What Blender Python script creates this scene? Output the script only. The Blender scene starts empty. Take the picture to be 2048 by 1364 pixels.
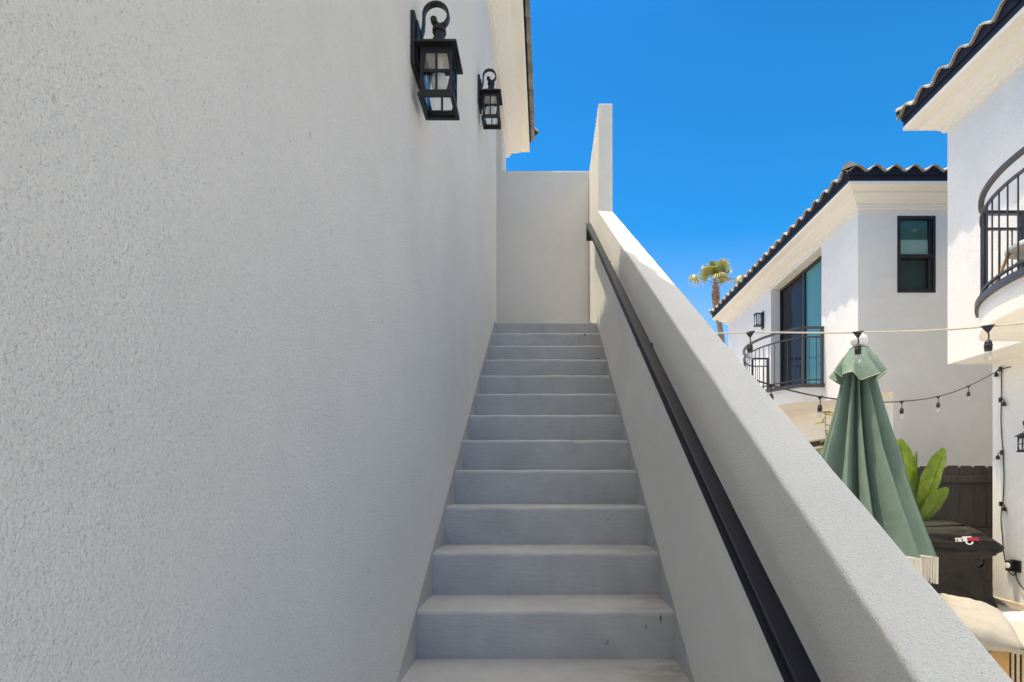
import bpy, bmesh, math, random
from mathutils import Vector, Matrix
random.seed(7)
R = math.radians
sc = bpy.context.scene
COL = sc.collection

# ------------------------------------------------------------------ camera, sky, sun, exposure
EYE = 1.55
cam_d = bpy.data.cameras.new("camera")
cam = bpy.data.objects.new("camera", cam_d); COL.objects.link(cam)
cam.location = (0, 0, EYE); cam.rotation_euler = (R(90), 0, 0)
cam_d.sensor_width = 36; cam_d.lens = 1040 / 2048 * 36
cam_d.shift_x = -67 / 2048; cam_d.shift_y = 290 / 2048
cam_d.clip_start = 0.02; cam_d.clip_end = 2000
sc.camera = cam

SUN_DIR = Vector((-0.208, 0.08, 1.0)).normalized()      # towards the sun
sun_el = math.asin(SUN_DIR.z)
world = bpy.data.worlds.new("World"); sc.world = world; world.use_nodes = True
wn = world.node_tree; wn.nodes.clear()
w_out = wn.nodes.new("ShaderNodeOutputWorld"); w_bg = wn.nodes.new("ShaderNodeBackground")
w_sky = wn.nodes.new("ShaderNodeTexSky"); w_sky.sky_type = 'NISHITA'
w_sky.sun_disc = False; w_sky.sun_elevation = sun_el
w_sky.sun_rotation = math.atan2(SUN_DIR.x, SUN_DIR.y)
w_sky.altitude = 0; w_sky.air_density = 0.62; w_sky.dust_density = 2.2; w_sky.ozone_density = 3.0
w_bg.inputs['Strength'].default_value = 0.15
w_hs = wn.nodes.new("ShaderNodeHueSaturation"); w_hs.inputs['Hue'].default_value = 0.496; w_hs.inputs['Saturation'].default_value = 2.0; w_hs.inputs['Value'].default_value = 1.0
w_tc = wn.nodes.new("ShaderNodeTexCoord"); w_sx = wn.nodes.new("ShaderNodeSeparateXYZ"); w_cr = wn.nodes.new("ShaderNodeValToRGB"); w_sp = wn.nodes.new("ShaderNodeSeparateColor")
# clear deep blue at mid height, paler towards the roofs; overhead greyed and brightened as added fill for the shade (red = saturation / 2.5, green = value / 1.5)
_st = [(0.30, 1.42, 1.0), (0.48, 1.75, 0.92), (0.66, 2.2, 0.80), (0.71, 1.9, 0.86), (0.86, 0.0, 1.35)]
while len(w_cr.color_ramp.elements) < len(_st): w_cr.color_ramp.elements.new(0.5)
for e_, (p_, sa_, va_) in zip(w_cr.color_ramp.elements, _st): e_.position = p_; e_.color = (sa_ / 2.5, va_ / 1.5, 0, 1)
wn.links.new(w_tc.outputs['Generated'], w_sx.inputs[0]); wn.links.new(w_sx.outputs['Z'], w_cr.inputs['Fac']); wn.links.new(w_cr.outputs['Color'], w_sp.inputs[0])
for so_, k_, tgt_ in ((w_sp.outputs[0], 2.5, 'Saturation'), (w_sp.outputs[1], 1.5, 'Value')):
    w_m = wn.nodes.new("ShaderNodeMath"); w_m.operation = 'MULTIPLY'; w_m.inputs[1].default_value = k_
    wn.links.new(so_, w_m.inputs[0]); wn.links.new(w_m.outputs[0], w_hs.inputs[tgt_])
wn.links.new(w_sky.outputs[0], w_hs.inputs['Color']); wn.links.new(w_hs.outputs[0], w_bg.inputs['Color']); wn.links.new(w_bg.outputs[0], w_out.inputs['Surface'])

sun_d = bpy.data.lights.new("sun", 'SUN'); sun_d.energy = 2.0; sun_d.angle = R(0.53); sun_d.color = (1.0, 0.965, 0.90)
sun = bpy.data.objects.new("sun", sun_d); COL.objects.link(sun)
sun.rotation_euler = (-SUN_DIR).to_track_quat('-Z', 'Y').to_euler(); sun.location = (-3, 1, 14)

vs = sc.view_settings
vs.view_transform = 'Standard'; vs.look = 'None'; vs.gamma = 1.0; vs.use_curve_mapping = False
vs.exposure = 1.37
vs.use_white_balance = True; vs.white_balance_temperature = 8350; vs.white_balance_tint = 8.5
sc.cycles.max_bounces = 14; sc.cycles.diffuse_bounces = 12; sc.cycles.glossy_bounces = 4
sc.cycles.transparent_max_bounces = 16

# ------------------------------------------------------------------ materials
def nmat(name):
    m = bpy.data.materials.new(name); m.use_nodes = True
    nt = m.node_tree; b = nt.nodes["Principled BSDF"]
    return m, nt, b
def coords(nt, scale=(1, 1, 1), kind='Object'):
    tc = nt.nodes.new("ShaderNodeTexCoord"); mp = nt.nodes.new("ShaderNodeMapping")
    mp.inputs['Scale'].default_value = scale
    nt.links.new(tc.outputs[kind], mp.inputs['Vector']); return mp.outputs['Vector']
def noise(nt, vec, scale, detail=3, rough=0.55):
    n = nt.nodes.new("ShaderNodeTexNoise"); n.inputs['Scale'].default_value = scale
    n.inputs['Detail'].default_value = detail; n.inputs['Roughness'].default_value = rough
    nt.links.new(vec, n.inputs['Vector']); return n.outputs['Fac']
def ramp(nt, fac, stops):
    r = nt.nodes.new("ShaderNodeValToRGB"); cr = r.color_ramp
    while len(cr.elements) < len(stops): cr.elements.new(0.5)
    for e, (p, c) in zip(cr.elements, stops):
        e.position = p; e.color = (c[0], c[1], c[2], 1) if hasattr(c, '__len__') else (c, c, c, 1)
    nt.links.new(fac, r.inputs['Fac']); return r.outputs['Color']
def mathn(nt, op, a, b=None):
    n = nt.nodes.new("ShaderNodeMath"); n.operation = op
    for i, v in enumerate((a, b)):
        if v is None: continue
        if isinstance(v, (int, float)): n.inputs[i].default_value = v
        else: nt.links.new(v, n.inputs[i])
    return n.outputs[0]
def mixc(nt, fac, a, b, mode='MIX'):
    n = nt.nodes.new("ShaderNodeMix"); n.data_type = 'RGBA'; n.blend_type = mode
    for sock, v in ((n.inputs[0], fac), (n.inputs[6], a), (n.inputs[7], b)):
        if isinstance(v, (int, float)): sock.default_value = v
        elif isinstance(v, tuple): sock.default_value = (*v, 1) if len(v) == 3 else v
        else: nt.links.new(v, sock)
    return n.outputs[2]
def bump(nt, b, h, strength=0.5, dist=0.003, prev=None):
    n = nt.nodes.new("ShaderNodeBump"); n.inputs['Strength'].default_value = strength
    n.inputs['Distance'].default_value = dist; nt.links.new(h, n.inputs['Height'])
    if prev is not None: nt.links.new(prev, n.inputs['Normal'])
    nt.links.new(n.outputs[0], b.inputs['Normal']); return n.outputs[0]

def stucco(name, col, grain=330, strength=1.0, dist=0.005):
    m, nt, b = nmat(name); v = coords(nt)
    n1 = noise(nt, v, grain, 3.5, 0.6); n2 = noise(nt, v, 1.6, 5, 0.62); n3 = noise(nt, v, grain * 0.45, 2)
    c = mixc(nt, 1.0, tuple(col), ramp(nt, n2, [(0.32, (0.94, 0.94, 0.945)), (0.68, (1, 1, 1))]), 'MULTIPLY')
    c = mixc(nt, 1.0, c, ramp(nt, n1, [(0.28, (0.57, 0.555, 0.53)), (0.40, (1, 1, 1))]), 'MULTIPLY')
    sm = noise(nt, v, 0.85, 4, 0.7); c = mixc(nt, 1.0, c, ramp(nt, sm, [(0.34, (0.94, 0.94, 0.943)), (0.56, (1, 1, 1))]), 'MULTIPLY')
    sk = noise(nt, coords(nt, (1, 1, 0.8)), 38, 2, 0.5); c = mixc(nt, ramp(nt, sk, [(0.205, 0.5), (0.245, 0.0)]), c, (0.33, 0.32, 0.30))
    nt.links.new(c, b.inputs['Base Color']); b.inputs['Roughness'].default_value = 0.9
    b.inputs['Specular IOR Level'].default_value = 0.25
    h = mathn(nt, 'ADD', n1, mathn(nt, 'MULTIPLY', n3, 0.9))
    bump(nt, b, h, strength, dist)
    return m
def plain(name, col, rough=0.5, metal=0.0, spec=0.5, var=0.0, vscale=20, bmp=0.0, bscale=80, bdist=0.002):
    m, nt, b = nmat(name); b.inputs['Roughness'].default_value = rough; b.inputs['Metallic'].default_value = metal
    b.inputs['Specular IOR Level'].default_value = spec
    v = coords(nt); f = noise(nt, v, vscale, 4)
    lo = tuple(x * (1 - var) for x in col); hi = tuple(min(1, x * (1 + var)) for x in col)
    nt.links.new(ramp(nt, f, [(0.3, lo), (0.7, hi)]), b.inputs['Base Color'])
    if bmp: bump(nt, b, noise(nt, v, bscale, 3), bmp, bdist)
    return m
def glass_mat(name, tint=(0.97, 0.98, 0.98), refl=0.10):
    m = bpy.data.materials.new(name); m.use_nodes = True; nt = m.node_tree; nt.nodes.clear()
    o = nt.nodes.new("ShaderNodeOutputMaterial"); t = nt.nodes.new("ShaderNodeBsdfTransparent")
    g = nt.nodes.new("ShaderNodeBsdfGlossy"); g.inputs['Roughness'].default_value = 0.02
    t.inputs['Color'].default_value = (*tint, 1)
    lw = nt.nodes.new("ShaderNodeLayerWeight"); lw.inputs['Blend'].default_value = 0.35
    mx = nt.nodes.new("ShaderNodeMixShader"); a = mathn(nt, 'ADD', mathn(nt, 'MULTIPLY', lw.outputs['Facing'], 0.45), refl * 0.4)
    nt.links.new(a, mx.inputs[0]); nt.links.new(t.outputs[0], mx.inputs[1]); nt.links.new(g.outputs[0], mx.inputs[2])
    nt.links.new(mx.outputs[0], o.inputs[0]); return m

WALL = stucco("warm_white_stucco", (0.90, 0.885, 0.845))
FARWALL = stucco("white_stucco_far", (0.85, 0.835, 0.80), 75, 0.4, 0.006)
TRIM = plain("cornice_plaster", (0.83, 0.805, 0.75), 0.85, spec=0.2, var=0.02, bmp=0.1, bscale=140)
BLACK = plain("black_metal", (0.012, 0.012, 0.014), 0.42, spec=0.5, var=0.1)
RAILM = plain("black_gloss_paint", (0.007, 0.008, 0.018), 0.38, spec=0.09, var=0.15, bmp=0.15, bscale=45, bdist=0.002)
FASCIA = plain("black_fascia_paint", (0.013, 0.013, 0.022), 0.6, spec=0.3, var=0.1)
IRON = plain("painted_iron", (0.06, 0.055, 0.06), 0.4, spec=0.5, var=0.1)
TILE = plain("concrete_tile", (0.34, 0.32, 0.285), 0.85, spec=0.2, var=0.40, vscale=5, bmp=0.4, bscale=40, bdist=0.01)
GLASS = glass_mat("lantern_glass"); BULBG = glass_mat("bulb_glass", (0.96, 0.96, 0.95), 0.45)
FROST = plain("frosted_bulb", (0.78, 0.77, 0.74), 0.35, var=0.02)
RUBBER = plain("black_rubber", (0.015, 0.011, 0.014), 0.5, var=0.1)
CORDW = plain("weathered_cord", (0.50, 0.46, 0.40), 0.8, var=0.15, vscale=60)

def stair_mat():
    m, nt, b = nmat("grey_stair_paint"); v = coords(nt); vb = coords(nt, (9, 60, 60))
    nb = noise(nt, vb, 1.6, 4, 0.6); n2 = noise(nt, v, 5, 5, 0.6); n3 = noise(nt, v, 38, 3, 0.6)
    base = mixc(nt, 1.0, (0.475, 0.478, 0.488), ramp(nt, n2, [(0.3, (0.84, 0.84, 0.84)), (0.7, (1.04, 1.04, 1.04))]), 'MULTIPLY')
    # brown scuffing: only towards the wall-rail side of the treads, broken up by noise
    sep = nt.nodes.new("ShaderNodeSeparateXYZ"); tc = nt.nodes.new("ShaderNodeTexCoord"); nt.links.new(tc.outputs['Object'], sep.inputs[0])
    sx = nt.nodes.new("ShaderNodeMapRange"); sx.inputs[1].default_value = 0.05; sx.inputs[2].default_value = 0.48
    nt.links.new(sep.outputs['X'], sx.inputs[0])
    geo = nt.nodes.new("ShaderNodeNewGeometry"); sn = nt.nodes.new("ShaderNodeSeparateXYZ"); nt.links.new(geo.outputs['Normal'], sn.inputs[0])
    up = nt.nodes.new("ShaderNodeMapRange"); up.inputs[1].default_value = 0.8; up.inputs[2].default_value = 1.0; nt.links.new(sn.outputs['Z'], up.inputs[0])
    st = mathn(nt, 'MULTIPLY', mathn(nt, 'MULTIPLY', sx.outputs[0], up.outputs[0]), ramp(nt, noise(nt, coords(nt, (4, 9, 1)), 1.5, 5, 0.65), [(0.48, 0.0), (0.62, 1.0)]))
    c = mixc(nt, mathn(nt, 'MULTIPLY', st, 0.5), base, (0.20, 0.175, 0.13))
    spk = ramp(nt, noise(nt, coords(nt, (1, 1, 0.45)), 26, 1, 0.3), [(0.185, 1.0), (0.205, 0.0)])
    c = mixc(nt, mathn(nt, 'MULTIPLY', spk, 0.8), c, (0.06, 0.055, 0.05))
    spk2 = mathn(nt, 'MULTIPLY', sx.outputs[0], ramp(nt, noise(nt, coords(nt, (1, 1, 0.7)), 34, 2, 0.4), [(0.235, 1.0), (0.265, 0.0)]))
    c = mixc(nt, mathn(nt, 'MULTIPLY', spk2, 0.8), c, (0.07, 0.062, 0.055))
    nt.links.new(c, b.inputs['Base Color']); b.inputs['Roughness'].default_value = 0.55
    b.inputs['Specular IOR Level'].default_value = 0.35
    bump(nt, b, mathn(nt, 'ADD', nb, mathn(nt, 'MULTIPLY', n3, 0.6)), 0.45, 0.006); return m
STAIR = stair_mat()

def paving_mat():
    m, nt, b = nmat("pale_paving"); v = coords(nt); n2 = noise(nt, v, 3, 5, 0.6)
    br = nt.nodes.new("ShaderNodeTexBrick"); br.offset = 0.0
    br.inputs['Scale'].default_value = 1.0; br.inputs['Brick Width'].default_value = 1.22; br.inputs['Row Height'].default_value = 1.22
    br.inputs['Mortar Size'].default_value = 0.006; br.inputs['Color1'].default_value = (1, 1, 1, 1); br.inputs['Color2'].default_value = (0.97, 0.97, 0.97, 1)
    br.inputs['Mortar'].default_value = (0.45, 0.43, 0.40, 1); nt.links.new(v, br.inputs['Vector'])
    c = mixc(nt, 1.0, ramp(nt, n2, [(0.3, (0.58, 0.56, 0.52)), (0.7, (0.66, 0.635, 0.59))]), br.outputs['Color'], 'MULTIPLY')
    nt.links.new(c, b.inputs['Base Color']); b.inputs['Roughness'].default_value = 0.85; bump(nt, b, noise(nt, v, 120, 3), 0.2, 0.002); return m
PAVE = paving_mat()
EARTH = plain("dry_earth", (0.33, 0.29, 0.24), 0.95, var=0.2, vscale=1.5)
def fence_mat():
    m, nt, b = nmat("taupe_fence_stain"); v = coords(nt, (14, 14, 0.9)); n1 = noise(nt, v, 2.2, 5, 0.6)
    nt.links.new(ramp(nt, n1, [(0.3, (0.060, 0.052, 0.044)), (0.7, (0.10, 0.088, 0.076))]), b.inputs['Base Color'])
    b.inputs['Roughness'].default_value = 0.8; bump(nt, b, n1, 0.3, 0.004); return m
FENCE = fence_mat()

def fabric(name, col, var=0.06, rough=0.85, trans=0.0, weave=900, wr=0.25):
    m, nt, b = nmat(name); v = coords(nt); n1 = noise(nt, v, 6, 4, 0.6); n2 = noise(nt, v, weave, 1)
    lo = tuple(x * (1 - var) for x in col); hi = tuple(x * (1 + var) for x in col)
    c = ramp(nt, n1, [(0.3, lo), (0.7, hi)]); nt.links.new(c, b.inputs['Base Color']); b.inputs['Roughness'].default_value = rough
    b.inputs['Specular IOR Level'].default_value = 0.2
    bump(nt, b, mathn(nt, 'ADD', n1, mathn(nt, 'MULTIPLY', n2, 0.15)), wr, 0.02)
    if trans:
        t = nt.nodes.new("ShaderNodeBsdfTranslucent"); nt.links.new(c, t.inputs['Color'])
        mx = nt.nodes.new("ShaderNodeMixShader"); mx.inputs[0].default_value = trans
        o = [n for n in nt.nodes if n.type == 'OUTPUT_MATERIAL'][0]
        nt.links.new(b.outputs[0], mx.inputs[1]); nt.links.new(t.outputs[0], mx.inputs[2]); nt.links.new(mx.outputs[0], o.inputs[0])
    return m
SAGE = fabric("sage_canvas", (0.195, 0.285, 0.24), 0.09, trans=0.10, wr=0.6)
FRINGE = fabric("cream_fringe", (0.66, 0.62, 0.56), 0.1)
CANVAS = fabric("cream_cushion_cloth", (0.40, 0.375, 0.335), 0.06, wr=0.9)
COVER = fabric("black_grill_cover_cloth", (0.015, 0.0125, 0.011), 0.25, rough=0.34, wr=1.0)
COVER.node_tree.nodes['Principled BSDF'].inputs['Specular IOR Level'].default_value = 0.32
def leaf_mat(name, a, c2, trans=0.35):
    m, nt, b = nmat(name); n1 = noise(nt, coords(nt), 9, 3)
    c = ramp(nt, n1, [(0.3, a), (0.7, c2)]); nt.links.new(c, b.inputs['Base Color']); b.inputs['Roughness'].default_value = 0.38
    t = nt.nodes.new("ShaderNodeBsdfTranslucent"); nt.links.new(c, t.inputs['Color'])
    mx = nt.nodes.new("ShaderNodeMixShader"); mx.inputs[0].default_value = trans
    o = [n for n in nt.nodes if n.type == 'OUTPUT_MATERIAL'][0]
    nt.links.new(b.outputs[0], mx.inputs[1]); nt.links.new(t.outputs[0], mx.inputs[2]); nt.links.new(mx.outputs[0], o.inputs[0]); return m
BANANA = leaf_mat("banana_leaf", (0.15, 0.25, 0.025), (0.27, 0.38, 0.06))
BAMBOO = leaf_mat("yellow_green_leaf", (0.34, 0.33, 0.07), (0.46, 0.42, 0.14))
PALML = leaf_mat("palm_leaf", (0.20, 0.23, 0.05), (0.33, 0.33, 0.10), 0.25)
PALMTIP = leaf_mat("dry_palm_tip", (0.48, 0.42, 0.28), (0.60, 0.54, 0.40), 0.25)
BARK = plain("palm_bark", (0.28, 0.22, 0.17), 0.95, var=0.3, vscale=4, bmp=0.8, bscale=9, bdist=0.05)
BARKRED = plain("red_palm_sheath", (0.36, 0.21, 0.13), 0.95, var=0.4, vscale=7, bmp=0.8, bscale=14, bdist=0.05)
STEM = plain("plant_stem", (0.22, 0.26, 0.07), 0.6, var=0.2)
WOOD = plain("oiled_teak", (0.42, 0.23, 0.07), 0.55, var=0.25, vscale=12)
ROPE = plain("woven_rope", (0.52, 0.42, 0.29), 0.9, var=0.15, vscale=60, bmp=0.5, bscale=260)
ROPEDARK = plain("dark_rope_backing", (0.10, 0.065, 0.04), 0.9, var=0.15)
WHITEP = plain("white_plastic", (0.78, 0.77, 0.75), 0.4, var=0.02)
WICKER = plain("white_wicker", (0.76, 0.75, 0.72), 0.7, var=0.05, bmp=0.5, bscale=120)
DKDOOR = plain("dark_door_paint", (0.012, 0.009, 0.008), 0.6, var=0.1)
REDM = plain("red_emblem_print", (0.42, 0.02, 0.04), 0.6, var=0.1)
STONE = plain("gravel_stone", (0.40, 0.38, 0.35), 0.9, var=0.5, vscale=16)
DRAIN = plain("dark_drain_grate", (0.09, 0.085, 0.065), 0.7, var=0.1)
def pane_mat(name, col, rough=0.03, spec=0.6):
    m, nt, b = nmat(name); n = noise(nt, coords(nt, (1, 1, 0.2)), 1.5, 2)
    nt.links.new(ramp(nt, n, [(0.3, tuple(x * 0.85 for x in col)), (0.7, tuple(x * 1.1 for x in col))]), b.inputs['Base Color'])
    b.inputs['Roughness'].default_value = rough; b.inputs['Specular IOR Level'].default_value = spec; return m
TEAL = pane_mat("teal_glass", (0.075, 0.27, 0.275), spec=0.3); DARKG = pane_mat("dark_screen_glass", (0.022, 0.025, 0.030), spec=0.1)
WINUP = pane_mat("blue_green_glass", (0.05, 0.13, 0.12), spec=0.4); WINLO = pane_mat("dark_green_glass", (0.022, 0.045, 0.04), spec=0.3)
BLIND = plain("pale_green_blind", (0.20, 0.36, 0.33), 0.25, var=0.05)

# ------------------------------------------------------------------ mesh helpers
def bx(bm, x0, x1, y0, y1, z0, z1, M=None):
    vs_ = [Vector(p) for p in ((x0, y0, z0), (x1, y0, z0), (x1, y1, z0), (x0, y1, z0), (x0, y0, z1), (x1, y0, z1), (x1, y1, z1), (x0, y1, z1))]
    if M: vs_ = [M @ p for p in vs_]
    v = [bm.verts.new(p) for p in vs_]
    for f in ((0, 3, 2, 1), (4, 5, 6, 7), (0, 1, 5, 4), (1, 2, 6, 5), (2, 3, 7, 6), (3, 0, 4, 7)): bm.faces.new([v[i] for i in f])
    return v
def prism_x(bm, pts, x0, x1):          # polygon in (y,z) extruded along x
    a = [bm.verts.new((x0, y, z)) for y, z in pts]; b = [bm.verts.new((x1, y, z)) for y, z in pts]; n = len(pts)
    bm.faces.new(a); bm.faces.new(b[::-1])
    for i in range(n): bm.faces.new((a[i], b[i], b[(i + 1) % n], a[(i + 1) % n]))
def prism_z(bm, pts, z0, z1):
    a = [bm.verts.new((x, y, z0)) for x, y in pts]; b = [bm.verts.new((x, y, z1)) for x, y in pts]; n = len(pts)
    bm.faces.new(a[::-1]); bm.faces.new(b)
    for i in range(n): bm.faces.new((a[i], a[(i + 1) % n], b[(i + 1) % n], b[i]))
def frame_at(d):
    d = d.normalized(); up = Vector((0, 0, 1)) if abs(d.z) < 0.95 else Vector((1, 0, 0))
    a = d.cross(up).normalized(); b = a.cross(d).normalized(); return a, b
def sweep(bm, pts, w, h=None, n=8, cap=True, side=None):   # tube (h None) or rectangular bar w x h along pts
    pts = [Vector(p) for p in pts]; rings = []
    for i, p in enumerate(pts):
        d = (pts[min(i + 1, len(pts) - 1)] - pts[max(i - 1, 0)])
        a, b = frame_at(d)
        if side is not None: a = Vector(side); b = a.cross(d.normalized())
        r = w(i / (len(pts) - 1)) if callable(w) else w
        if h is None: ring = [p + a * r * math.cos(2 * math.pi * k / n) + b * r * math.sin(2 * math.pi * k / n) for k in range(n)]
        else:
            k = 1.0
            if 0 < i < len(pts) - 1:
                d1 = (pts[i] - pts[i - 1]).normalized(); d2 = (pts[i + 1] - pts[i]).normalized()
                k = 1 / max(0.5, math.cos(d1.angle(d2) / 2))
            ring = [p + a * sx * w / 2 * k + b * sy * h / 2 for sx, sy in ((-1, -1), (1, -1), (1, 1), (-1, 1))]
        rings.append([bm.verts.new(q) for q in ring])
    m = len(rings[0])
    for r0, r1 in zip(rings, rings[1:]):
        for k in range(m): bm.faces.new((r0[k], r0[(k + 1) % m], r1[(k + 1) % m], r1[k]))
    if cap: bm.faces.new(rings[0][::-1]); bm.faces.new(rings[-1])
def lathe(bm, prof, n=16, c=(0, 0, 0), M=None):
    rings = []
    for r, z in prof:
        ps = [Vector((c[0] + r * math.cos(2 * math.pi * k / n), c[1] + r * math.sin(2 * math.pi * k / n), c[2] + z)) for k in range(n)]
        if M: ps = [M @ p for p in ps]
        rings.append([bm.verts.new(p) for p in ps])
    for r0, r1 in zip(rings, rings[1:]):
        for k in range(n): bm.faces.new((r0[k], r0[(k + 1) % n], r1[(k + 1) % n], r1[k]))
    bm.faces.new(rings[0][::-1]); bm.faces.new(rings[-1])
ORG = {}
def obj(name, bm, mat, parent=None, smooth=False, local=False, bev=0.0, seg=2, fix=True):
    if fix:
        bmesh.ops.remove_doubles(bm, verts=bm.verts, dist=1e-5)
        bmesh.ops.recalc_face_normals(bm, faces=bm.faces)
    if parent is not None and not local:
        o = ORG[parent.name]
        for v in bm.verts: v.co -= o
    me = bpy.data.meshes.new(name); bm.to_mesh(me); bm.free()
    for m in (mat if isinstance(mat, (list, tuple)) else [mat]): me.materials.append(m)
    if smooth:
        for p in me.polygons: p.use_smooth = True
    ob = bpy.data.objects.new(name, me); COL.objects.link(ob)
    if parent is not None: ob.parent = parent; ORG[ob.name] = ORG[parent.name]
    else: ORG[ob.name] = Vector((0, 0, 0))
    if bev:
        mod = ob.modifiers.new("bevel", 'BEVEL'); mod.width = bev; mod.segments = seg; mod.limit_method = 'ANGLE'; mod.angle_limit = R(35)
    return ob
def thing(name, label, cat, loc=(0, 0, 0), rz=0, group=None):
    e = bpy.data.objects.new(name, None); COL.objects.link(e); e.location = loc; e.rotation_euler = (0, 0, rz); e.empty_display_size = 0.1
    ORG[e.name] = Vector(loc); e['label'] = label; e['category'] = cat
    if group: e['group'] = group
    return e
def tag(o, label, cat, group=None):
    o['label'] = label; o['category'] = cat
    if group: o['group'] = group
    return o
def dup(root, loc, rz, label):
    def cp(o, par):
        c = o.copy(); COL.objects.link(c); c.parent = par
        for ch in o.children: cp(ch, c)
        return c
    r = cp(root, None); r.location = loc; r.rotation_euler = (0, 0, rz); r['label'] = label; return r
def struct(name, bm, mat):
    o = obj(name, bm, mat); o['kind'] = 'structure'; return o
def NB(): return bmesh.new()

# ------------------------------------------------------------------ ground
bm = NB(); bx(bm, -400, 400, -300, 500, -0.3, -0.02); struct('ground', bm, EARTH)
bm = NB(); bx(bm, 0.64, 5.94, -6, 6.95, -0.015, 0.0); bx(bm, -0.49, 0.64, -6, 0.34, -0.015, 0.0); struct('patio', bm, PAVE)

# ------------------------------------------------------------------ building generic pieces
def wall_plane(bm, axis, c, a0, a1, z0, z1, holes=(), depth=0.24):
    As = sorted({a0, a1, *[h[0] for h in holes], *[h[1] for h in holes]}); Zs = sorted({z0, z1, *[h[2] for h in holes], *[h[3] for h in holes]})
    P = (lambda a, z, k=0: (c + k, a, z)) if axis == 'x' else (lambda a, z, k=0: (a, c + k, z))
    def q(*ps): bm.faces.new([bm.verts.new(p) for p in ps])
    for i in range(len(As) - 1):
        for j in range(len(Zs) - 1):
            ma, mz = (As[i] + As[i + 1]) / 2, (Zs[j] + Zs[j + 1]) / 2
            if any(h[0] < ma < h[1] and h[2] < mz < h[3] for h in holes): continue
            q(P(As[i], Zs[j]), P(As[i + 1], Zs[j]), P(As[i + 1], Zs[j + 1]), P(As[i], Zs[j + 1]))
    for h in holes:
        q(P(h[0], h[2]), P(h[0], h[3]), P(h[0], h[3], depth), P(h[0], h[2], depth)); q(P(h[1], h[2]), P(h[1], h[3]), P(h[1], h[3], depth), P(h[1], h[2], depth))
        q(P(h[0], h[2]), P(h[1], h[2]), P(h[1], h[2], depth), P(h[0], h[2], depth)); q(P(h[0], h[3]), P(h[1], h[3]), P(h[1], h[3], depth), P(h[0], h[3], depth))
def ring(bm, rect, prof):              # profile (out, z) swept with mitred corners round a rectangle
    x0, y0, x1, y1 = rect; loops = []
    for o, z in prof: loops.append([bm.verts.new(p) for p in ((x0 - o, y0 - o, z), (x1 + o, y0 - o, z), (x1 + o, y1 + o, z), (x0 - o, y1 + o, z))])
    for a, b in zip(loops, loops[1:]):
        for k in range(4): bm.faces.new((a[k], a[(k + 1) % 4], b[(k + 1) % 4], b[k]))
def cornice_prof(zb, out, h):
    P = [(-0.05, 0.0), (0.11, 0.0), (0.13, 0.03), (0.13, 0.13), (0.20, 0.15), (0.20, 0.25), (0.40, 0.38), (0.62, 0.58), (0.62, 0.70), (0.78, 0.74), (0.97, 0.82), (1.0, 0.85), (1.0, 1.0), (-0.2, 1.0)]
    return [(a * out + 0.002, zb + b * h) for a, b in P]
PITCH, PER, AMP = 0.33, 0.31, 0.098
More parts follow.
